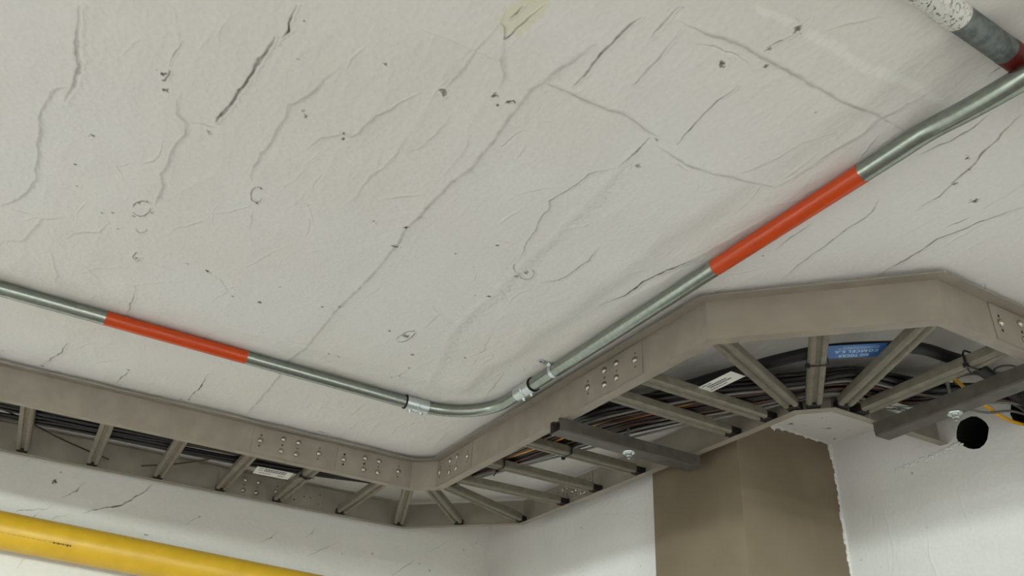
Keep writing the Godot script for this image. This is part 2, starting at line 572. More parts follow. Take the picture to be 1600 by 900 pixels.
	mark(T,"r",7,3,0.05,[-38,-2124,-107,-2183,-143,-2236])
	mark(T,"r",8,3,0.05,[-230,-2131,-200,-2276,-198,-2403])
	mark(T,"r",7,3,0.1,[158,-2025,192,-2045,222,-2093,203,-2184])
	mark(T,"r",8,2,0,[298,-1767,261,-1860,233,-1935])
	mark(T,"r",8,2,0,[105,-2110,43,-2165,-6,-2212,11,-2294])
	mark(T,"g",4,3,0.5,[847,-2247,844,-2303,834,-2366])
	mark(T,"r",7,3,0.1,[772,-1836,770,-1892,769,-1968])
	mark(T,"r",7,3,0.1,[941,-1859,981,-1986,966,-2051])
	mark(T,"r",8,4,0.15,[1124,-2112,1154,-2241,1181,-2355])
	mark(T,"g",4,3,0.5,[1566,-829,1571,-801,1573,-779])
	mark(T,"g",6,4,0.9,[792,-3031,818,-3029,857,-3042])
	mark(T,"r",7,2,0.05,[844,-2841,849,-2719,848,-2588])
	mark(T,"r",7,2,0.05,[1056,-2975,1037,-2797,1042,-2687])
	mark(T,"l",13,1,-0.5,[759,-605,832,-597,942,-596,1016,-595,1070,-587,1154,-587,1207,-588])
	mark(T,"r",22,4,0,[1205,-1025,1198,-1122,1185,-1267])
	spot(T,-78,-1320,7,0.8)
	spot(T,-65,-1363,6,0.8)
	spot(T,-177,-1596,6,0.5)
	spot(T,-198,-1725,3,0.8)
	spot(T,-187,-1813,3,0.5)
	spot(T,35,-1441,6,0.4)
	spot(T,398,-1070,8,0.6)
	spot(T,275,-1289,4,0.8)
	spot(T,280,-1304,5,0.8)
	spot(T,194,-1282,5,0.7)
	spot(T,183,-1272,4,0.4)
	spot(T,484,-1024,7,0.7)
	spot(T,502,-1043,4,0.8)
	spot(T,518,-1022,6,0.6)
	spot(T,520,-1521,7,0.9)
	spot(T,530,-1614,7,0.9)
	spot(T,518,-1991,5,0.8)
	spot(T,791,-728,8,0.7)
	spot(T,842,-601,8,0.6)
	spot(T,820,-951,4,0.6)
	spot(T,836,-1035,7,0.5)
	spot(T,1528,-736,8,0.8)
	spot(T,1391,-659,6,0.8)
	spot(T,1425,-678,5,0.5)
	spot(T,1443,-724,5,0.7)
	spot(T,-198,-3033,6,0.9)
	spot(T,65,-2876,5,0.8)
	spot(T,153,-2017,7,0.9)
	spot(T,319,-2102,6,0.9)
	spot(T,100,-2012,6,0.4)
	spot(T,-124,-1892,5,0.5)
	spot(T,-101,-1874,4,0.6)
	spot(T,-20,-2058,6,0.6)
	spot(T,179,-1569,4,0.8)
	spot(T,186,-1630,7,0.6)
	spot(T,748,-2042,12,0.7)
	spot(T,693,-2042,5,0.8)
	spot(T,817,-2144,7,0.7)
	spot(T,595,-2307,4,0.9)
	spot(T,628,-2310,5,0.7)
	spot(T,738,-1463,4,0.9)
	spot(T,860,-1530,6,0.8)
	spot(T,850,-1560,7,0.6)
	spot(T,839,-1690,7,0.7)
	spot(T,668,-1556,3,0.7)
	spot(T,845,-2242,5,0.8)
	spot(T,847,-2325,5,0.8)
	spot(T,836,-2370,5,0.8)
	spot(T,477,-2021,4,0.7)
	spot(T,444,-1545,5,0.4)
	spot(T,959,-2067,4,0.8)
	spot(T,1117,-2058,3,0.8)
	spot(T,297,-3029,4,0.9)
	spot(T,272,-3041,4,0.9)
	spot(T,-52,-1797,5,0.7)
	spot(T,-36,-1778,4,0.5)
	spot(T,-20,-1822,5,0.4)
	spot(T,-54,-1861,5,0.5)
	spot(T,275,-1062,3,0.6)
	spot(T,835,-659,5,0.7)
	spot(T,859,-691,6,0.5)
	spot(T,243,-2112,3,0.7)
	spot(T,343,-1979,3,0.6)
	mark(T,"g",4,3,0.45,[-24,-1803,-23,-1815,-25,-1828,-28,-1839,-33,-1848,-39,-1853,-45,-1854,-51,-1852,-57,-1845])
	mark(T,"g",4,3,0.45,[-62,-1822,-62,-1810,-60,-1799,-56,-1790,-51,-1783,-46,-1779,-40,-1778,-34,-1781,-30,-1787])
	mark(T,"g",4,3,0.4,[859,-1509,872,-1514,882,-1525,886,-1540,883,-1554,873,-1562,860,-1562,849,-1553,841,-1539])
	mark(T,"g",4,3,0.3,[850,-1541,847,-1546,842,-1549,835,-1546,828,-1540,822,-1532,819,-1522,818,-1514,820,-1507])
	mark(T,"g",4,3,0.8,[759,-2003,763,-2012,765,-2025,765,-2041,762,-2057,758,-2071,752,-2081,745,-2086,739,-2085])
	mark(T,"g",4,3,0.5,[735,-2079,732,-2068,731,-2054,732,-2039,735,-2025,739,-2012,745,-2004,751,-2000,756,-2001])
	mark(T,"g",4,3,0.35,[193,-1603,192,-1621,186,-1630,176,-1626,169,-1610,166,-1590,169,-1575,176,-1570,185,-1579])
	mark(T,"g",4,3,0.6,[-70,-1305,-69,-1309,-69,-1315,-70,-1322,-71,-1328,-72,-1333,-74,-1336,-76,-1336,-77,-1334])
	mark(T,"g",4,3,0.6,[392,-1068,393,-1064,396,-1062,399,-1062,403,-1065,405,-1070,406,-1075,405,-1079,403,-1081])
	mark(T,"g",4,3,0.7,[512,-1027,512,-1024,512,-1021,514,-1019,517,-1017,519,-1016,522,-1017,524,-1018,526,-1021])
	mark(T,"g",4,3,0.35,[-18,-1900,-18,-1908,-19,-1915,-22,-1921,-26,-1926,-31,-1927,-35,-1926,-38,-1922,-40,-1915])
	mark(T,"g",4,3,0.3,[-13,-2046,-13,-2062,-15,-2073,-20,-2075,-25,-2067,-28,-2053,-28,-2038,-25,-2029,-20,-2029])
	mark(T,"g",4,2,0.35,[405,-864,418,-871,431,-890,442,-840,450,-795])
	mark(T,"g",4,3,0.5,[421,-814,418,-832,414,-849])
	mark(T,"g",3,2,0.3,[398,-829,405,-864])
	mark(T,"g",5,3,0.6,[2308,-1804,2300,-1826,2275,-1829])
	mark(T,"g",5,3,0.6,[2222,-1855,2244,-1846])
	mark(T,"y",60,1,0.5,[436,-798,424,-853])
	spot(T,2166,-1868,9,0.95)
	spot(T,2300,-1817,7,0.8)
	spot(T,2398,-1877,6,0.7)
	spot(T,2368,-1788,6,0.3)
	spot(T,2460,-1812,7,0.3)
	spot(T,2372,-2018,6,0.3)
	spot(T,2209,-1767,4,0.6)
	spot(T,2215,-1899,6,0.3)

func wall_marks(T: Canvas) -> void:
	mark(T,"g",5,3,0.85,[321,2498,306,2469,230,2388,158,2361,93,2330])
	mark(T,"g",5,3,0.7,[58,2454,43,2413,-1,2375])
	mark(T,"g",4,3,0.6,[-163,2502,-175,2475])
	mark(T,"g",4,3,0.6,[36,2494,21,2460])
	mark(T,"g",4,2,0.35,[-20,2345,-41,2318,-132,2298,-139,2284])
	mark(T,"g",4,2,0.5,[544,2398,519,2380,496,2353])
	mark(T,"g",4,2,0.65,[899,2397,865,2363,822,2333])
	mark(T,"g",4,2,0.4,[1059,2444,1049,2415,1032,2392])
	mark(T,"g",4,2,0.5,[1186,2401,1116,2354,1047,2314])
	mark(T,"g",4,2,0.6,[1575,2378,1529,2340,1469,2287])
	mark(T,"g",3,2,0.3,[1746,2499,1697,2460,1631,2427])
	mark(T,"g",3,2,0.3,[-60,2136,-63,2104,-66,2073])
	mark(T,"g",4,2,0.3,[-65,2303,-77,2285,-99,2266])
	mark(T,"g",4,2,0.3,[48,2319,8,2296,-20,2273])
	spot(T,-45,2433,9,0.9)
	spot(T,-36,2473,5,0.5)
	spot(T,352,2285,5,0.7)
	spot(T,544,2398,4,0.8)
	spot(T,1211,2346,5,0.4)
	spot(T,1358,2373,5,0.5)
	spot(T,1840,2468,6,0.35)
	spot(T,1910,2518,5,0.3)
	spot(T,1662,2343,5,0.5)
	spot(T,1603,2367,4,0.4)

func build_room() -> void:
	# ceiling: board-marked concrete under thick white paint
	var T := Canvas.new(2048, 2048, Vector2(-0.75, -3.85), Vector2(3.25, 3.65))
	ceiling_marks(T)
	# the many small wrinkles of the paint skin, mostly along the boards
	for k in 260:
		var cx := rng.randf_range(-500.0, 2300.0)
		var cz := rng.randf_range(-3600.0, -350.0)
		var an := rng.randf_range(-0.5, 0.75) + (1.57 if rng.randf() < 0.12 else 0.0)
		var lg := rng.randf_range(25.0, 130.0)
		var bend := rng.randf_range(-0.5, 0.5)
		var pl := []
		for q in 4:
			pl.append_array([cx, cz])
			cx += sin(an + bend * q * 0.5) * lg / 3.0
			cz += cos(an + bend * q * 0.5) * lg / 3.0
		T.line("r" if rng.randf() < 0.8 else "g", rng.randf_range(4.0, 10.0), rng.randf_range(1.0, 2.6), 0.0, pl)
	for k in 70:
		T.blot(rng.randf_range(-500.0, 2300.0), rng.randf_range(-3600.0, -350.0), rng.randf_range(1.2, 3.0), rng.randf_range(0.2, 0.7))
	M.ceiling = painted(T, Color8(222, 221, 218), Color8(218, 215, 209), Color8(56, 53, 47), 0.008, 0.0028)
	var low := FastNoiseLite.new()
	low.seed = 31
	low.noise_type = FastNoiseLite.TYPE_SIMPLEX_SMOOTH
	low.frequency = 2.2
	low.fractal_octaves = 3
	var nx := 240
	var nz := 270
	var vs := PackedVector3Array()
	var ns := PackedVector3Array()
	var us := PackedVector2Array()
	var ix := PackedInt32Array()
	var hs := PackedFloat32Array()
	for j in nz + 1:
		for i in nx + 1:
			var x := -0.75 + 3.25 * i / nx
			var z := -3.85 + 3.65 * j / nz
			# the middle panel carries a thicker coat that thins out towards the conduits
			var wv := 0.02 * low.get_noise_2d(x * 2.0 + 7.0, z * 2.0)
			var coat := (1.0 - smoothstep(1.045, 1.130, x + wv)) * smoothstep(-2.405, -2.29, z + wv)
			hs.append(0.0032 * low.get_noise_2d(x * 1.6, z * 0.8) - 0.016 * coat)
	for j in nz + 1:
		for i in nx + 1:
			var x := -0.75 + 3.25 * i / nx
			var z := -3.85 + 3.65 * j / nz
			var k := j * (nx + 1) + i
			vs.append(Vector3(x, CEIL + hs[k], z))
			us.append(Vector2(float(i) / nx, float(j) / nz))
			var gx := (hs[k + 1] if i < nx else hs[k]) - (hs[k - 1] if i > 0 else hs[k])
			var gz := (hs[k + nx + 1] if j < nz else hs[k]) - (hs[k - nx - 1] if j > 0 else hs[k])
			ns.append(Vector3(gx / (6.5 / nx), -1.0, gz / (7.3 / nz)).normalized())
			if i < nx and j < nz:
				ix.append_array(PackedInt32Array([k, k + nx + 2, k + 1, k, k + nx + 1, k + nx + 2]))
	var arr := []
	arr.resize(Mesh.ARRAY_MAX)
	arr[Mesh.ARRAY_VERTEX] = vs
	arr[Mesh.ARRAY_NORMAL] = ns
	arr[Mesh.ARRAY_TEX_UV] = us
	arr[Mesh.ARRAY_INDEX] = ix
	var am := ArrayMesh.new()
	am.add_surface_from_arrays(Mesh.PRIMITIVE_TRIANGLES, arr)
	am.surface_set_material(0, M.ceiling)
	var st := begin()
	box(st, Vector3(-8.2, CEIL + 0.006, -4.0), Vector3(2.9, CEIL + 0.25, 9.2))
	box(st, Vector3(-8.2, CEIL, -4.0), Vector3(-0.748, CEIL + 0.1, 9.2))
	box(st, Vector3(-0.75, CEIL, -0.202), Vector3(2.9, CEIL + 0.1, 9.2))
	var slab := st.commit()
	var ce := MeshInstance3D.new()
	ce.name = "ceiling"
	ce.mesh = am
	ce.set_meta("kind", "structure")
	ce.set_meta("label", "white painted board-marked concrete ceiling with cracks and stains")
	add_child(ce, true)
	structure("slab", slab, M.white, "", ce)
	structure("floor", box_mesh(Vector3(-8.2, -0.2, -4.0), Vector3(2.9, 0.0, 9.2)), M.floor)
	# far wall, behind the left ladder section
	var W := Canvas.new(1024, 512, Vector2(-0.7, 1.9), Vector2(2.75, 0.75))
	wall_marks(W)
	M.wall_paint = painted(W, Color8(222, 220, 215), Color8(216, 214, 207), Color8(58, 55, 48), 0.006, 0.0009)
	st = begin()
	sheet(st, W, [Vector3(-0.7, 1.9, -3.76), Vector3(1.985, 1.9, -3.76), Vector3(1.985, CEIL + 0.004, -3.76), Vector3(-0.7, CEIL + 0.004, -3.76)],
		[Vector2(-0.7, 1.9), Vector2(1.985, 1.9), Vector2(1.985, 2.634), Vector2(-0.7, 2.634)], Vector3.BACK)
	var wm: ArrayMesh = st.commit()
	wm.surface_set_material(0, M.wall_paint)
	st = begin()
	box(st, Vector3(-8.2, 0, -4.0), Vector3(2.2, CEIL + 0.004, -3.7605))
	wm.add_surface_from_arrays(Mesh.PRIMITIVE_TRIANGLES, st.commit_to_arrays())
	wm.surface_set_material(1, M.white)
	var wf := MeshInstance3D.new()
	wf.name = "wall_far"
	wf.mesh = wm
	wf.set_meta("kind", "structure")
	wf.set_meta("label", "cracked white painted wall behind the yellow pipe")
	add_child(wf, true)
	structure("wall_right", box_mesh(Vector3(1.985, 0, -3.76), Vector3(2.2, CEIL + 0.004, -2.3)), M.white, "white painted wall between the room corner and the brown pillar")
	structure("wall_left", box_mesh(Vector3(-8.2, 0, -4.0), Vector3(-8.0, CEIL + 0.004, 9.2)), M.white)
	structure("wall_back", box_mesh(Vector3(-8.2, 0, 9.0), Vector3(2.9, CEIL + 0.004, 9.2)), M.white)
	structure("beam", box_mesh(Vector3(-2.5, 2.439, -3.76), Vector3(-2.2, CEIL + 0.004, 9.0)), M.white)
	structure("beam", box_mesh(Vector3(-2.2, 2.431, 1.7), Vector3(2.43, CEIL + 0.004, 2.0)), M.white)
	# pillar of brown paint; its top and its right edge end in ragged white paint
	structure("pillar", box_mesh(Vector3(1.945, 0, -2.378), Vector3(2.6, CEIL + 0.004, -1.921)), M.pillar, "brown painted corner pillar below the cable ladder")
	# near right wall with two core holes for the cables
	var cs := CSGCombiner3D.new()
	cs.name = "wall_near_right"
	cs.set_meta("kind", "structure")
	cs.set_meta("label", "white painted wall right of the brown pillar with two round cable holes")
	var wb := CSGBox3D.new()
	wb.name = "body"
	wb.size = Vector3(0.4, CEIL + 0.004, 11.0)
	wb.position = Vector3(2.63, CEIL / 2.0, -1.95 + 5.5)
	wb.material = M.white
	cs.add_child(wb)
	for hc in [Vector3(2.43, 2.511, -1.384), Vector3(2.43, 2.53, -1.2)]:
		var cut := CSGPolygon3D.new()
		cut.name = numbered("core_hole")
		var poly := PackedVector2Array()
		for k in 18:
			var a := TAU * k / 18.0
			poly.append(Vector2(cos(a), sin(a)) * (0.0535 + rng.randf_range(-0.0025, 0.0025)))
		cut.polygon = poly
		cut.depth = 0.3
		cut.rotation.y = -PI / 2.0
		cut.position = hc + Vector3(-0.02, 0, 0)
		cut.operation = CSGShape3D.OPERATION_SUBTRACTION
		cut.material = M.black
		cs.add_child(cut)
	add_child(cs, true)
	# ragged bead of white paint along the pillar's top edge and its right edge
	st = begin()
	for k in 60:
		var f := k / 59.0
		var lump := 0.002 + 0.007 * pow(rng.randf(), 4.0) + (0.012 if k == 22 or k == 23 else 0.0)
		var at := Vector3(lerpf(1.95, 2.425, f), CEIL - 0.001, -1.9205)
		_blob(st, at, Vector3(0.008 + rng.randf() * 0.006, maxf(lump, 0.002), 0.0035))
	for k in 70:
		var f := k / 69.0
		var wdt := 0.005 + 0.010 * pow(rng.randf(), 2.0) + (0.016 if f < 0.1 else 0.0) + (0.012 if f > 0.42 else 0.0) * (1.0 - f)
		_blob(st, Vector3(2.43, lerpf(CEIL - 0.005, 2.05, f), -1.9205), Vector3(wdt, 0.012, 0.0035))
	var pit := begin()
	for k in 34:
		var f := k / 33.0
		_blob(pit, Vector3(2.4305, 2.463 + 0.027 * f + rng.randf_range(-0.006, 0.006), lerpf(-1.68, -1.43, f)), Vector3(0.003, rng.randf_range(0.003, 0.008), rng.randf_range(0.004, 0.011)))
	structure("trim_2", pit.commit(), M.white, "rough ridge of plaster running across the white wall below the cable holes")
	structure("trim_1", st.commit(), M.white, "ragged edge of white paint along the top of the brown pillar")

func _blob(st: SurfaceTool, at: Vector3, r: Vector3) -> void:
	for i in 3:
		for k in 8:
			var q := []
			for c in [[i, k], [i, k + 1], [i + 1, k + 1], [i + 1, k]]:
				var a: float = PI * c[0] / 3.0
				var b: float = TAU * c[1] / 8.0
				q.append(Vector3(sin(a) * cos(b), cos(a), sin(a) * sin(b)))
			smooth_tri(st, at + q[0] * r, at + q[1] * r, at + q[2] * r, q[0], q[1], q[2])
			smooth_tri(st, at + q[0] * r, at + q[2] * r, at + q[3] * r, q[0], q[2], q[3])

# ---------------------------------------------------------------- cable ladder
func v(x: float, z: float, y := BOT) -> Vector3:
	return Vector3(x, y, z)

func rail(parent: Node3D, path: Array, far: bool) -> void:
	var t := 0.003
	var bf := 0.027 if far else 0.034
	var tf := 0.018 if far else 0.032
	var prof := [Vector2(0, 0), Vector2(bf, 0), Vector2(bf, t), Vector2(t, t), Vector2(t, RAIL), Vector2(-tf, RAIL), Vector2(-tf, RAIL - t), Vector2(0, RAIL - t)]
	var st := begin()
	sweep(st, prof, path, -1.0 if far else 1.0)
	part("rail", st.commit(), M.rail, parent)

func rung(parent: Node3D, a: Vector3, b: Vector3) -> void:
	var d := (b - a).normalized()
	var prof := [Vector2(-0.0235, 0.006), Vector2(-0.020, 0.001), Vector2(-0.017, 0.0), Vector2(-0.0085, 0.0), Vector2(-0.004, 0.0075), Vector2(0.004, 0.0075), Vector2(0.0085, 0.0), Vector2(0.017, 0.0),
		Vector2(0.020, 0.001), Vector2(0.0235, 0.006), Vector2(0.0235, 0.03), Vector2(-0.0235, 0.03)]
	var st := begin()
	var lift := Vector3(0, 0.0045, 0)
	sweep(st, prof, [a + d * 0.014 + lift, b - d * 0.052 + lift])
	var r := part("rung", st.commit(), M.rung, parent)
	st = begin()
	var s := Vector3.UP.cross(d)
	box(st, Vector3(-0.019, 0.002, -0.054), Vector3(0.019, 0.026, -0.004), Basis(s, Vector3.UP, d), b + lift)
	part("end_plug", st.commit(), M.hole, r)

func bolt_shapes() -> void:
	var st := begin()
	lathe(st, Vector3.ZERO, Vector3.UP, [Vector2(0.0, 0.0088), Vector2(0.002, 0.0088), Vector2(0.0042, 0.0076), Vector2(0.0062, 0.0052), Vector2(0.0072, 0.0026), Vector2(0.0075, 0.0)], 14)
	bolt_mesh = st.commit()
	st = begin()
	lathe(st, Vector3.ZERO, Vector3.UP, [Vector2(0.0006, 0.0), Vector2(0.0006, 0.0042), Vector2(0.0, 0.0042)], 10)
	hole_mesh = st.commit()

# a joint plate with bolts: from a to b along the rail, standing off the web along out
func plate(parent: Node3D, a: Vector3, b: Vector3, out: Vector3, open_holes: bool, bolts := true) -> void:
	var d := (b - a).normalized()
	var lg := a.distance_to(b)
	var st := begin()
	box(st, Vector3(0, 0.005, 0.0002), Vector3(lg, RAIL - 0.006, 0.0032), Basis(d, Vector3.UP, out), a)
	var p := part("splice_plate", st.commit(), M.rail, parent)
	var turn := Basis(Quaternion(Vector3.UP, out)).scaled_local(Vector3(1.25, 1.25, 1.25))
	for q in [[0.03, 0.057], [0.118, 0.082], [0.118, 0.034], [0.179, 0.082], [0.179, 0.034], [0.268, 0.058]]:
		if not bolts: break
		var o := part("bolt", bolt_mesh, M.bolt, p)
		o.transform = Transform3D(turn, a + d * (q[0] * lg / 0.3) + Vector3(0, q[1], 0) + out * 0.0028)
	for q in [[0.03, 0.078, 1], [0.03, 0.036, 1], [0.118, 0.058, 1], [0.179, 0.058, 0], [0.268, 0.080, 0], [0.268, 0.036, 0]]:
		var o := part("bolt_hole", hole_mesh, M.hole if open_holes and q[2] else M.dull, p)
		o.transform = Transform3D(turn.scaled_local(Vector3(1, 1, 1) * (0.85 if q[2] else 0.7)), a + d * (q[0] * lg / 0.3) + Vector3(0, q[1], 0) + out * 0.0030)

func build_ladders() -> void:
	bolt_shapes()
	var grp := "ladder sections of the cable run"
	# joints of the run: near rail, far rail
	var t := thing("cable_ladder", "long straight grey ladder tray section entering from the left edge of the photo", "cable tray", Vector3.ZERO, grp)
	rail(t, [v(-1.3, -3.078), v(0.7095, -3.082)], false)
	rail(t, [v(-1.3, -3.724), v(0.7095, -3.716)], true)
	for x in [-1.235, -0.976, -0.716, -0.457, -0.199, 0.062, 0.324, 0.587]:
		rung(t, v(x, -3.082), v(x + 0.004, -3.716))
	plate(t, v(0.565, -3.0817), v(0.862, -3.0822), Vector3.BACK, false)
	plate(t, v(0.575, -3.7135), v(0.87, -3.7128), Vector3.BACK, false)

	t = thing("cable_ladder", "shortest ladder tray piece, between two bolted splice plates left of the room corner", "cable tray", Vector3.ZERO, grp)
	rail(t, [v(0.7105, -3.082), v(1.0575, -3.082)], false)
	rail(t, [v(0.7105, -3.716), v(1.0575, -3.71)], true)
	rung(t, v(0.842, -3.082), v(0.846, -3.712))
	plate(t, v(0.905, -3.0822), v(1.206, -3.0822), Vector3.BACK, true)
	plate(t, v(0.91, -3.7095), v(1.057, -3.7075), Vector3.BACK, false, false)

	t = thing("cable_ladder_bend", "mitred ladder tray bend with fanned rungs turning in the room corner", "cable tray", Vector3.ZERO, grp)
	rail(t, [v(1.0585, -3.082), v(1.2354, -3.0818), v(1.3168, -3.0021), v(1.3185, -2.8205)], false)
	rail(t, [v(1.0585, -3.71), v(1.4746, -3.704), v(1.885, -3.25), v(1.886, -2.8205)], true)
	rung(t, v(1.130, -3.083), v(1.146, -3.708))
	rung(t, v(1.234, -3.088), v(1.448, -3.706))
	rung(t, v(1.285, -3.030), v(1.672, -3.486))
	rung(t, v(1.325, -2.988), v(1.884, -3.240))
	rung(t, v(1.318, -2.888), v(1.886, -2.876))
	plate(t, v(1.3165, -3.0), v(1.3198, -2.695), Vector3.LEFT, false)
	plate(t, v(1.8825, -2.965), v(1.8825, -2.8205), Vector3.LEFT, false)

	t = thing("cable_ladder", "straight ladder tray section between the two bends, carried by the dark strut", "cable tray", Vector3.ZERO, grp)
	rail(t, [v(1.3185, -2.8195), v(1.3252, -1.7905)], false)
	rail(t, [v(1.886, -2.8195), v(1.885, -1.7905)], true)
	for z in [-2.632, -2.352, -1.845]:
		rung(t, v(1.322, z), v(1.886, z - 0.006))
	plate(t, v(1.3245, -1.945), v(1.3262, -1.645), Vector3.LEFT, false)
	plate(t, v(1.8825, -2.8195), v(1.8825, -2.69), Vector3.LEFT, false)

	t = thing("cable_ladder_bend", "wide mitred ladder tray bend with fanned rungs above the brown pillar", "cable tray", Vector3.ZERO, grp)
	rail(t, [v(1.3252, -1.7895), v(1.3282, -1.3764), v(1.7117, -0.9665), v(2.0795, -0.960)], false)
	rail(t, [v(1.885, -1.7895), v(1.878, -1.588), v(1.942, -1.514), v(2.105, -1.508)], true)
	rung(t, v(1.327, -1.690), v(1.882, -1.688))
	rung(t, v(1.350, -1.378), v(1.880, -1.590))
	rung(t, v(1.517, -1.174), v(1.908, -1.552))
	rung(t, v(1.711, -0.996), v(1.972, -1.512))
	rung(t, v(1.995, -0.962), v(2.036, -1.510))
	plate(t, v(1.905, -0.963), v(2.205, -0.9575), Vector3.BACK, true)

	t = thing("cable_ladder", "ladder tray stub at the right edge ending at the wall with cable holes", "cable tray", Vector3.ZERO, grp)
	rail(t, [v(2.0805, -0.960), v(2.428, -0.954)], false)
	rail(t, [v(2.110, -1.508), v(2.428, -1.497)], true)

# ---------------------------------------------------------------- struts that carry the ladder
func strut(label: String, a: Vector3, b: Vector3, rods: Array) -> void:
	var t := thing("strut_channel", label, "strut", Vector3.ZERO, "strut channels under the ladder")
	var w := 0.031
	var h := 0.043
	var k := 0.0028
	var prof := [Vector2(-w, 0.004), Vector2(-w + 0.004, 0), Vector2(w - 0.004, 0), Vector2(w, 0.004), Vector2(w, h), Vector2(w - 0.016, h), Vector2(w - 0.016, h - k), Vector2(w - k, h - k),
		Vector2(w - k, k), Vector2(-w + k, k), Vector2(-w + k, h - k), Vector2(-w + 0.016, h - k), Vector2(-w + 0.016, h), Vector2(-w, h)]
	var st := begin()
	sweep(st, prof, [a, b])
	part("channel", st.commit(), M.strut, t)
	for r in rods:
		st = begin()
		lathe(st, r, Vector3.DOWN, [Vector2(0.0, 0.0), Vector2(0.0, 0.020), Vector2(0.003, 0.020), Vector2(0.003, 0.0)].map(func(q): return q), 16)
		lathe(st, r, Vector3.DOWN, [Vector2(0.0, 0.021), Vector2(0.0028, 0.020), Vector2(0.0028, 0.0)], 18)
		part("washer", st.commit(), M.bright, t)
		st = begin()
		lathe(st, r + Vector3(0, -0.003, 0), Vector3.DOWN, [Vector2(0.0, 0.0105), Vector2(0.009, 0.0105), Vector2(0.010, 0.0095), Vector2(0.010, 0.0)], 6)
		part("hex_nut", st.commit(), M.bright, t)
		part("threaded_rod", tube_mesh([r + Vector3(0, -0.022, 0), Vector3(r.x, CEIL + 0.001, r.z)], 0.005, 10), M.bright, t)

func build_struts() -> void:
	strut("dark galvanised strut channel crossing under the ladder left of the pillar", v(1.311, -2.084, BOT - 0.0435), v(1.893, -2.082, BOT - 0.0435), [v(1.605, -2.083, BOT - 0.0435)])
	strut("dark galvanised strut channel under the ladder beside the wall holes", v(2.137, -1.497, BOT - 0.0435), v(2.100, -0.93, BOT - 0.0435), [v(2.132, -1.25, BOT - 0.0435)])

# ---------------------------------------------------------------- conduits
func coupling(label: String, a: Vector3, b: Vector3, gap_at_b: bool, screw_dir: Vector3) -> void:
	var t := thing("conduit_coupling", label, "pipe coupling", Vector3.ZERO, "set-screw couplings of the conduit")
	var d := (b - a).normalized()
	var lg := a.distance_to(b)
	var st := begin()
	lathe(st, a, d, [Vector2(0, 0.0216), Vector2(0, 0.0252), Vector2(lg * 0.46, 0.0252), Vector2(lg * 0.49, 0.0262), Vector2(lg * 0.53, 0.0262), Vector2(lg * 0.56, 0.0252), Vector2(lg, 0.0252), Vector2(lg, 0.0216)], 28)
	part("sleeve", st.commit(), M.bright, t)
	var e := b if gap_at_b else a
	var ed := d if gap_at_b else -d
	st = begin()
	lathe(st, e, ed, [Vector2(-0.001, 0.0255), Vector2(0.003, 0.0255), Vector2(0.003, 0.0215)], 28)
	part("end_gap", st.commit(), M.black, t)
	for f in [0.26, 0.76]:
		var c: Vector3 = a + d * (lg * f)
		st = begin()
		lathe(st, c + screw_dir * 0.024, screw_dir, [Vector2(0, 0.0095), Vector2(0.003, 0.009), Vector2(0.003, 0.0055), Vector2(0.008, 0.0052), Vector2(0.009, 0.004), Vector2(0.0065, 0.0035), Vector2(0.0065, 0.0)], 14)
		part("set_screw", st.commit(), M.bright, t)

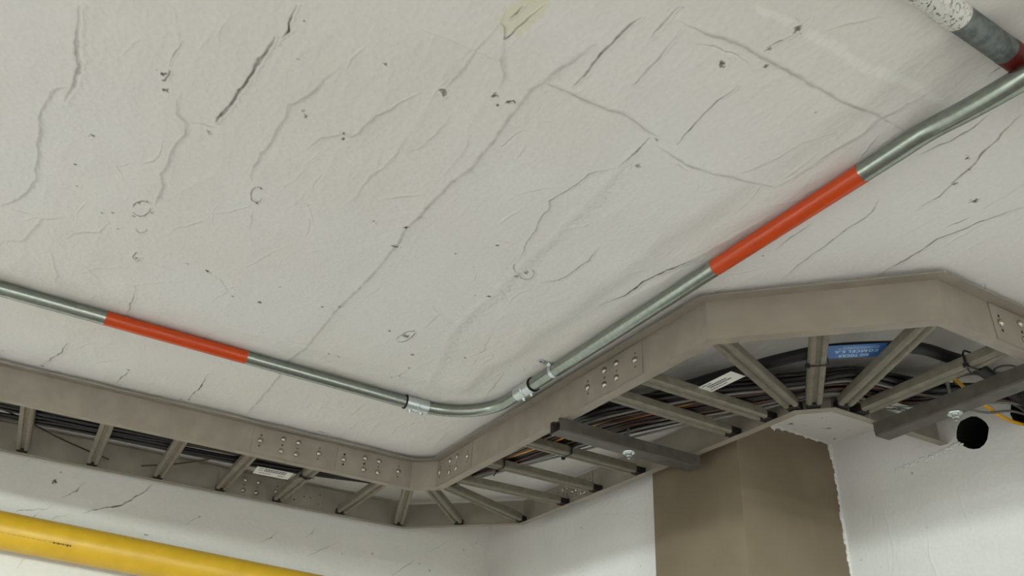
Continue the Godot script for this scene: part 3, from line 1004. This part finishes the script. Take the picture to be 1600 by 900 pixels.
func build_conduits() -> void:
	var y := EYE + 1.1065
	var r := 0.0213
	var c := thing("conduit", "galvanised conduit with an orange band running in from the left edge", "conduit", Vector3.ZERO, "lengths of steel conduit")
	var zl := func(x: float) -> float: return -2.4555 - 0.0272 * (x + 0.333)
	part("pipe", tube_mesh([Vector3(-1.4, y, zl.call(-1.4)), Vector3(0.985, y, zl.call(0.985))], r, 32), M.conduit, c)
	var b := part("orange_band", tube_mesh([Vector3(-0.049, y, zl.call(-0.049)), Vector3(0.377, y, zl.call(0.377))], r + 0.0004, 32, false), M.orange, c)
	b.set_meta("label", "glossy orange identification band")
	# elbow
	var s := Vector3(0.985, y, zl.call(0.985))
	var e := Vector3(1.2265, y, -2.145)
	var pts := [s]
	var a0 := Vector3(1.0, y, zl.call(1.0))
	var cz: float = a0.z + 0.2265
	for k in 17:
		var an := PI / 2.0 * k / 16.0
		pts.append(Vector3(1.0 + 0.2265 * sin(an), y, cz - 0.2265 * cos(an)))
	pts.append(e)
	solo("conduit_elbow", tube_mesh(pts, r, 32), M.conduit, "plain galvanised conduit elbow between two couplings in the ceiling corner", "conduit", "lengths of steel conduit")
	# long length to the upper right with an offset that dips below the other pipe
	c = thing("conduit", "galvanised conduit with an orange band rising to the upper right edge", "conduit", Vector3.ZERO, "lengths of steel conduit")
	pts = [Vector3(1.2265, y, -2.143), Vector3(1.2275, y, -1.4), Vector3(1.2285, y, -0.74)]
	pts.append_array(spline([Vector3(1.2285, y, -0.70), Vector3(1.2265, y - 0.002, -0.63), Vector3(1.213, y - 0.024, -0.54), Vector3(1.197, y - 0.0445, -0.44), Vector3(1.19, y - 0.0505, -0.36)], 5))
	pts.append(Vector3(1.186, y - 0.0505, 0.3))
	part("pipe", tube_mesh(pts, r, 32), M.conduit, c)
	b = part("orange_band", tube_mesh([Vector3(1.2277, y, -1.226), Vector3(1.2284, y, -0.788)], r + 0.0004, 32, false), M.orange, c)
	b.set_meta("label", "glossy orange identification band")
	coupling("bright set-screw coupling at the left end of the conduit elbow", Vector3(0.942, y, zl.call(0.942)), Vector3(1.026, y, -2.4915), false, Vector3(0.0, -0.98, -0.2).normalized())
	coupling("bright set-screw coupling at the right end of the elbow beside the strap", Vector3(1.2262, y, -2.19), Vector3(1.2266, y, -2.094), true, Vector3(0.35, -0.93, 0.0).normalized())
	# one-hole strap: a half band over the conduit and an ear up to the ceiling
	var t := thing("conduit_strap", "small one-hole steel strap fixing the conduit to the ceiling", "pipe strap")
	var st := begin()
	var zc := -1.965
	var band := []
	for k in 15:
		var an := deg_to_rad(-40.0 - 190.0 * k / 14.0)
		band.append(Vector2(cos(an), sin(an)))
	for k in 14:
		var p: Vector2 = band[k]
		var q: Vector2 = band[k + 1]
		var mid := Vector3(p.x + q.x, p.y + q.y, 0).normalized()
		var corner := func(w: Vector2, rr: float, zz: float) -> Vector3: return Vector3(1.227 + w.x * rr, y + w.y * rr, zz)
		face(st, [corner.call(p, 0.0232, zc - 0.008), corner.call(q, 0.0232, zc - 0.008), corner.call(q, 0.0232, zc + 0.008), corner.call(p, 0.0232, zc + 0.008)], mid)
		for sd in [-1.0, 1.0]:
			face(st, [corner.call(p, 0.0213, zc + 0.008 * sd), corner.call(q, 0.0213, zc + 0.008 * sd), corner.call(q, 0.0232, zc + 0.008 * sd), corner.call(p, 0.0232, zc + 0.008 * sd)], Vector3(0, 0, sd))
	part("band", st.commit(), M.bright, t)
	st = begin()
	var ax := 1.178
	for k in 20:
		var a1 := TAU * k / 20.0
		var a2 := TAU * (k + 1) / 20.0
		var o1 := Vector3(ax + 0.0125 * cos(a1), CEIL - 0.004, zc - 0.004 + 0.0125 * sin(a1))
		var o2 := Vector3(ax + 0.0125 * cos(a2), CEIL - 0.004, zc - 0.004 + 0.0125 * sin(a2))
		var i1 := Vector3(ax + 0.0055 * cos(a1), CEIL - 0.004, zc - 0.004 + 0.0055 * sin(a1))
		var i2 := Vector3(ax + 0.0055 * cos(a2), CEIL - 0.004, zc - 0.004 + 0.0055 * sin(a2))
		face(st, [o1, o2, i2, i1], Vector3.DOWN)
		face(st, [o1, o2, o2 + Vector3(0, 0.005, 0), o1 + Vector3(0, 0.005, 0)], Vector3(cos(a1), 0, sin(a1)))
		face(st, [i1, i2, i2 + Vector3(0, 0.005, 0), i1 + Vector3(0, 0.005, 0)], -Vector3(cos(a1), 0, sin(a1)))
	box(st, Vector3(1.188, CEIL - 0.004, zc - 0.012), Vector3(1.206, CEIL + 0.001, zc + 0.006))
	box(st, Vector3(-0.009, -0.0012, -0.008), Vector3(0.009, 0.0012, 0.008), Basis(Vector3.BACK, deg_to_rad(-52.0)), Vector3(1.2085, CEIL - 0.011, zc - 0.001))
	part("ear", st.commit(), M.bright, t)
	st = begin()
	lathe(st, Vector3(ax, CEIL - 0.002, zc - 0.004), Vector3.DOWN, [Vector2(0, 0.0), Vector2(0, 0.0056)].map(func(q): return Vector2(q.x, 0.0056 - q.y)), 14)
	part("screw_hole", st.commit(), M.black, t)

# ---------------------------------------------------------------- other pipes
func build_pipes() -> void:
	var y := EYE + 1.1065
	var c := thing("steel_pipe", "dull grey steel pipe in the upper right corner, partly painted white", "pipe")
	var z := func(x: float) -> float: return -0.4385 - 0.012 * (x - 1.03)
	part("pipe", tube_mesh([Vector3(0.2, y, z.call(0.2)), Vector3(2.3, y, z.call(2.3))], 0.0233, 30), M.pipe, c)
	var st := begin()
	var pts := []
	for k in 40:
		pts.append(Vector2(0.85 * k / 39.0, 0.0240 + 0.0006 * sin(k * 1.7) + 0.0005 * sin(k * 4.1)))
	pts.append(Vector2(0.853, 0.0233))
	lathe(st, Vector3(0.185, y, z.call(0.185)), Vector3(1, 0, -0.012).normalized(), pts, 30)
	var w := part("white_paint", st.commit(), M.flaking, c)
	w.set_meta("label", "flaking white paint with black flecks")
	part("red_band", tube_mesh([Vector3(1.165, y, z.call(1.165)), Vector3(1.32, y, z.call(1.32))], 0.0238, 30, false), M.darkred, c)

	var p := thing("yellow_pipe", "large yellow pipe with faint printing along the bottom of the far wall", "pipe")
	var yy := func(x: float) -> float: return EYE + 0.694 - 0.0344 * x
	part("pipe", tube_mesh([Vector3(-1.6, yy.call(-1.6), -3.6905), Vector3(1.984, yy.call(1.984), -3.6905)], 0.0685, 40), M.yellow, p)
	st = begin()
	var runs := [[-0.165, 0.021], [-0.138, 0.012], [-0.122, 0.016], [-0.102, 0.010], [-0.088, 0.014], [-0.068, 0.010], [-0.052, 0.012], [-0.034, 0.016], [-0.012, 0.012], [0.006, 0.014]]
	for q in runs:
		_print(st, q[0], q[0] + q[1], -16.0, -18.5, yy)
	part("printed_line", st.commit(), M.print_faint, p)
	st = begin()
	var x := 0.022
	for q in [0.007, 0.004, 0.008, 0.005, 0.006, 0.004, 0.009, 0.006]:
		_print(st, x, x + q, -15.0, -19.0 - 400.0 * (q - 0.004), yy)
		x += q + 0.0022
	part("printed_word", st.commit(), M.print, p)

func _print(st: SurfaceTool, x0: float, x1: float, a0: float, a1: float, yy: Callable) -> void:
	var q := []
	var n := Vector3(0, sin(deg_to_rad((a0 + a1) / 2.0)), cos(deg_to_rad((a0 + a1) / 2.0)))
	for c in [[x0, a0], [x1, a0], [x1, a1], [x0, a1]]:
		var a := deg_to_rad(c[1])
		q.append(Vector3(c[0], yy.call(c[0]) + 0.0688 * sin(a), -3.6905 + 0.0688 * cos(a)))
	face(st, q, n)

# ---------------------------------------------------------------- cables in the ladder
func stations() -> Array:
	return [[v(-1.35, -3.09), v(-1.35, -3.70)], [v(-0.6, -3.09), v(-0.6, -3.70)], [v(0.0, -3.09), v(0.0, -3.70)], [v(0.55, -3.09), v(0.55, -3.70)], [v(1.0, -3.09), v(1.02, -3.70)],
		[v(1.285, -3.05), v(1.67, -3.47)], [v(1.33, -2.75), v(1.875, -2.75)], [v(1.33, -2.40), v(1.875, -2.40)], [v(1.335, -2.05), v(1.875, -2.05)], [v(1.335, -1.72), v(1.87, -1.72)],
		[v(1.43, -1.28), v(1.885, -1.57)], [v(1.70, -0.99), v(1.95, -1.49)], [v(2.12, -0.98), v(2.12, -1.49)]]

func cable(called: String, mat: Material, r: float, lanes: Array, lift: float, last: Array, label: String, group: String, from := 0) -> void:
	var p := []
	var s := stations()
	for i in range(from, s.size()):
		var t: float = lanes[i]
		var q: Vector3 = s[i][0].lerp(s[i][1], t)
		q.y = BOT + 0.036 + r + lift + rng.randf_range(-0.002, 0.006)
		p.append(q)
	p.append_array(last)
	solo(called, tube_mesh(spline(p, 6), r, 8), mat, label, "cable", group)

func build_cables() -> void:
	var lo := [0.16, 0.16, 0.17, 0.17, 0.14, 0.07, 0.06, 0.09, 0.14, 0.50, 0.75, 0.72, 0.60]
	var hi := [0.60, 0.58, 0.56, 0.50, 0.40, 0.22, 0.26, 0.46, 0.66, 0.90, 0.96, 0.96, 0.92]
	var n := 30
	for k in n:
		var f := (k + 0.5) / n
		var lanes := []
		for i in lo.size():
			lanes.append(lerpf(lo[i], hi[i], clampf(f + rng.randf_range(-0.13, 0.13) * (2.2 if i < 5 else 1.0), 0.0, 1.0)))
		var r := rng.randf_range(0.0045, 0.0085)
		var lift := 0.013 * (k % 3) + (0.006 if k % 2 else 0.0)
		var hole := Vector3(2.43, 2.53, -1.2)
		var off := Vector3(0, rng.randf_range(-0.005, 0.035), rng.randf_range(-0.028, 0.028))
		var last := [hole + off + Vector3(-0.08, 0.02, 0), hole + off + Vector3(0.06, 0, 0), hole + off + Vector3(0.2, 0, 0)]
		cable("black_cable", M.cable, r, lanes, lift, last, "thin black cable in the bundle along the ladder tray", "black cables of the bundle")
	var specials := [
		["orange_cable", M.cable_orange, 0.0045, 0.55, 0.020, "orange cable in the bundle above the fanned rungs by the pillar"],
		["yellow_cable", M.cable_yellow, 0.0038, 0.42, 0.012, "yellow cable among the black ones near the pillar"],
		["brown_cable", M.cable_brown, 0.0045, 0.66, 0.004, "brown cable low in the bundle near the pillar"],
		["brown_cable", M.cable_brown, 0.004, 0.30, 0.002, "second, thinner brown cable nearer the middle of the tray"],
		["grey_cable", M.cable_grey, 0.005, 0.80, 0.0, "light grey cable nearest the pillar side of the bundle"],
		["grey_cable", M.cable_grey, 0.0042, 0.92, -0.002, "thinner light grey cable along the far rail by the pillar"],
		["grey_cable", M.cable_grey, 0.0045, 0.14, -0.002, "light grey cable nearest the open side of the bundle"],
	]
	for q in specials:
		var lanes := []
		for i in lo.size():
			lanes.append(lerpf(lo[i], hi[i], clampf(float(q[3]) + rng.randf_range(-0.05, 0.05), 0.0, 1.0)))
		var off := Vector3(0, rng.randf_range(-0.02, 0.02), rng.randf_range(-0.02, 0.02))
		var hole := Vector3(2.43, 2.53, -1.2)
		cable(q[0], q[1], q[2], lanes, float(q[4]) - 0.008, [hole + off + Vector3(-0.08, 0.02, 0), hole + off + Vector3(0.06, 0, 0), hole + off + Vector3(0.2, 0, 0)], q[5], "", 5)
	# a thick black hose swings out over the fanned rungs; the blue card hangs from it
	var hy := EYE + 1.07
	var p := [Vector3(1.46, hy - 0.012, -2.2), Vector3(1.52, hy - 0.008, -1.95), Vector3(1.585, hy, -1.72), Vector3(1.64, hy, -1.53), Vector3(1.685, hy, -1.41), Vector3(1.73, hy, -1.33), Vector3(1.815, hy, -1.245), Vector3(1.91, hy, -1.18), Vector3(2.02, hy, -1.165), Vector3(2.15, hy, -1.16), Vector3(2.32, hy - 0.02, -1.18), Vector3(2.43, hy - 0.035, -1.19), Vector3(2.6, hy - 0.035, -1.19)]
	solo("black_hose", tube_mesh(spline(p, 6), 0.0175, 16), M.thick, "thickest black hose swinging across the fanned rungs, carrying the blue card", "hose")
	# loose thin cable and yellow cable that go down to the second wall hole
	p = [Vector3(2.13, 2.47, -1.235), Vector3(2.25, 2.48, -1.225), Vector3(2.40, 2.52, -1.22), Vector3(2.6, 2.52, -1.22)]
	solo("grey_cable", tube_mesh(spline(p, 6), 0.004, 8), M.cable_grey, "loose grey cable hanging from the strut into the wall hole", "cable")
	p = [Vector3(2.06, 2.548, -1.20), Vector3(2.16, 2.525, -1.215), Vector3(2.27, 2.50, -1.227), Vector3(2.40, 2.492, -1.235), Vector3(2.6, 2.50, -1.215)]
	solo("yellow_cable", tube_mesh(spline(p, 6), 0.0055, 8), M.cable_yellow, "yellow cable dropping into the wall hole at the right edge", "cable")
	# two stray thin cables that sag away from the bundle in the left section
	p = [Vector3(-0.42, 2.565, -3.33), Vector3(-0.276, 2.56, -3.391), Vector3(-0.179, 2.55, -3.451), Vector3(-0.082, 2.545, -3.537), Vector3(0.036, 2.5415, -3.622), Vector3(0.12, 2.5415, -3.68)]
	solo("stray_cable", tube_mesh(spline(p, 6), 0.003, 8), M.cable, "stray thin cable sagging across the far rail between the two leftmost rungs", "cable")
	p = [Vector3(0.25, 2.5415, -3.68), Vector3(0.31, 2.5415, -3.62), Vector3(0.37, 2.543, -3.557), Vector3(0.458, 2.548, -3.443), Vector3(0.543, 2.562, -3.37), Vector3(0.66, 2.57, -3.33)]
	solo("stray_cable", tube_mesh(spline(p, 6), 0.0032, 8), M.cable_brown, "stray brown cable rising between the third and fourth rungs from the left edge", "cable")
	# loops of pale cable behind the last rung
	for q in [[Vector3(2.20, 2.56, -1.215), 0.05], [Vector3(2.235, 2.572, -1.13), 0.032]]:
		p = []
		for k in 25:
			var a := TAU * 1.1 * k / 24.0
			p.append(q[0] + Vector3(cos(a) * q[1], 0.012 * k / 24.0, sin(a) * q[1] * 0.9))
		solo("cable_loop", tube_mesh(p, 0.0035, 8), M.cable_grey, "larger pale cable loop above the strut by the wall holes" if q[1] > 0.04 else "smaller pale cable loop above the strut by the wall holes", "cable")

# ---------------------------------------------------------------- cards tied to the cables
func card(called: String, label: String, mat: Material, o: Vector3, ex: Vector3, ey: Vector3, size: Vector2) -> Array:
	# o is the lower left corner as one reads it; ex, ey are the reading directions
	var t := thing(called, label, "label")
	ex = ex.normalized()
	ey = (ey - ex * ey.dot(ex)).normalized()
	var b := Basis(ex, ey, ex.cross(ey))
	var st := begin()
	box(st, Vector3(0, 0, -0.001), Vector3(size.x, size.y, 0), b, o)
	part("card", st.commit(), mat, t)
	return [t, b, o]

func letters(c: Array, text: String, at: Vector2, height: float, wide: float, mat: Material) -> void:
	var tm := TextMesh.new()
	tm.text = text
	var f := SystemFont.new()
	f.font_names = PackedStringArray(["Droid Sans"])
	f.font_weight = 700
	tm.font = f
	tm.font_size = 32
	tm.pixel_size = 0.01
	tm.depth = 0.02
	tm.horizontal_alignment = HORIZONTAL_ALIGNMENT_LEFT
	tm.vertical_alignment = VERTICAL_ALIGNMENT_BOTTOM
	var bb := tm.get_aabb()
	var o := part("lettering", tm, mat, c[0])
	var b: Basis = c[1]
	var k := height / maxf(bb.size.y, 0.001)
	var kx := wide / maxf(bb.size.x, 0.001)
	o.transform = Transform3D(Basis(b.x * kx, b.y * k, b.z * 0.02), c[2] + b.x * (at.x - bb.position.x * kx) + b.y * (at.y - bb.position.y * k) + b.z * 0.0003)

func print_rows(c: Array, rows: Array, mat: Material, called: String) -> void:
	# rows of fine print: [x0, x1, y, height], broken into words
	var st := begin()
	var b: Basis = c[1]
	for q in rows:
		var x: float = q[0]
		while x < q[1]:
			var w := rng.randf_range(0.004, 0.011)
			var h: float = q[3]
			face(st, [c[2] + b.x * x + b.y * q[2] + b.z * 0.0004, c[2] + b.x * minf(x + w, q[1]) + b.y * q[2] + b.z * 0.0004, c[2] + b.x * minf(x + w, q[1]) + b.y * (q[2] + h) + b.z * 0.0004, c[2] + b.x * x + b.y * (q[2] + h) + b.z * 0.0004], b.z)
			x += w + 0.0018
	part(called, st.commit(), mat, c[0]).set_meta("kind", "stuff")

func build_tags() -> void:
	# blue card, upside down as the camera sees it
	var h := EYE + 1.0485
	var a := Vector3(1.788, h, -1.183)   # image upper right
	var u := Vector3(1.680, h, -1.284)   # image upper left
	var lo := Vector3(1.838, h, -1.245)  # image lower right
	# reading directions: text runs from image right to left, its top is towards the image bottom
	var ex := u - a
	var ey := lo - a
	var c = card("cable_card", "blue card with white lettering hung upside down on the thick black hose", M.blue, a - ex.normalized() * 0.0, ex, ey, Vector2(0.150, 0.078))
	letters(c, "NO TOCAR", Vector2(0.040, 0.056), 0.015, 0.078, M.blue_ink)
	letters(c, "COMCEL S.A", Vector2(0.018, 0.031), 0.015, 0.112, M.blue_ink)
	print_rows(c, [[0.018, 0.125, 0.020, 0.003], [0.018, 0.110, 0.012, 0.003]], M.blue_ink, "small_print")
	# white card by the pillar, turned with the tray
	h = EYE + 1.028
	c = card("cable_card", "white printed card on the bundle between the parallel rungs and the fan", M.card, Vector3(1.603, h, -1.676), Vector3(0.004, 0, 1), Vector3(-1, 0, -0.05), Vector2(0.150, 0.054))
	print_rows(c, [[0.02, 0.06, 0.044, 0.004], [0.03, 0.11, 0.032, 0.006], [0.03, 0.12, 0.022, 0.006], [0.02, 0.09, 0.010, 0.004]], M.ink, "small_print")
	# white card in the left section
	c = card("cable_card", "white printed card on the cables in the left ladder section", M.card, Vector3(0.660, EYE + 1.031, -3.425), Vector3(1, 0, 0.06), Vector3(-0.2, 0, 1), Vector2(0.150, 0.105))
	print_rows(c, [[0.012, 0.03, 0.085, 0.008], [0.012, 0.03, 0.060, 0.008], [0.035, 0.125, 0.080, 0.014], [0.035, 0.125, 0.058, 0.014], [0.02, 0.07, 0.026, 0.008], [0.10, 0.125, 0.024, 0.012]], M.ink, "small_print")
	# small white card near the strut on the right
	c = card("cable_card", "small white printed card beside the strut, nearest the wall holes", M.card, Vector3(2.10, EYE + 1.030, -1.452), Vector3(1, 0, 0.08), Vector3(-0.06, 0, 1), Vector2(0.105, 0.055))
	print_rows(c, [[0.02, 0.075, 0.018, 0.007], [0.02, 0.075, 0.030, 0.007]], M.ink, "small_print")

# ---------------------------------------------------------------- black cable ties round the rungs
func tie(label: String, at: Vector3, along: Vector3, tails: Array, top := 0.034) -> void:
	# a strap loop round a rung or a bundle: at lies on the rung's underside, along is the rung's direction
	var t := thing("cable_tie", label, "cable tie", Vector3.ZERO, "black cable ties")
	var s := Vector3.UP.cross(along).normalized()
	var st := begin()
	var w := 0.0275
	var loop := [Vector2(-w, 0.002), Vector2(-w + 0.006, -0.0022), Vector2(w - 0.006, -0.0022), Vector2(w, 0.002), Vector2(w, top), Vector2(w - 0.008, top + 0.012), Vector2(-w + 0.008, top + 0.012), Vector2(-w, top)]
	for k in loop.size():
		var p: Vector2 = loop[k]
		var q: Vector2 = loop[(k + 1) % loop.size()]
		var a := at + s * p.x + Vector3.UP * p.y
		var b := at + s * q.x + Vector3.UP * q.y
		var d := (b - a).normalized()
		box(st, Vector3(-0.0008, -0.0028, -0.001), Vector3(a.distance_to(b) + 0.0008, 0.0028, 0.001), Basis(d, along, d.cross(along)), a)
	part("strap", st.commit(), M.tie, t)
	st = begin()
	box(st, Vector3(-0.006, -0.006, -0.005), Vector3(0.006, 0.006, 0.005), Basis(s, Vector3.UP, along), at + s * w + Vector3(0, -0.001, 0))
	part("head", st.commit(), M.tie, t)
	for q in tails:
		st = begin()
		tube(st, spline([at + s * w, at + s * w + q * 0.5 + Vector3(0, -0.002, 0), at + s * w + q], 4), 0.0022, 6)
		part("tail", st.commit(), M.tie, t)

func build_ties() -> void:
	tie("black cable tie round the rung beside the left printed card", v(0.842, -3.235, BOT + 0.0045), Vector3.FORWARD, [Vector3(0.03, -0.012, 0.0), Vector3(0.045, -0.004, -0.01)])
	tie("black cable tie with a hanging end on a rung in the straight past the corner", v(1.415, -2.632, BOT + 0.0045), Vector3.RIGHT, [Vector3(-0.01, -0.022, -0.01)])
	tie("black cable tie round the rung just left of the dark strut", v(1.535, -2.352, BOT + 0.0045), Vector3.RIGHT, [])
	tie("black cable tie round the middle rung of the fan by the pillar", v(1.672, -1.324, BOT + 0.0045), Vector3(0.39, 0, -0.38).normalized(), [])
	tie("black cable tie round the rung nearest the right edge", v(2.004, -1.095, BOT + 0.0045), Vector3(0.041, 0, -0.548).normalized(), [Vector3(0.03, -0.01, -0.01)])
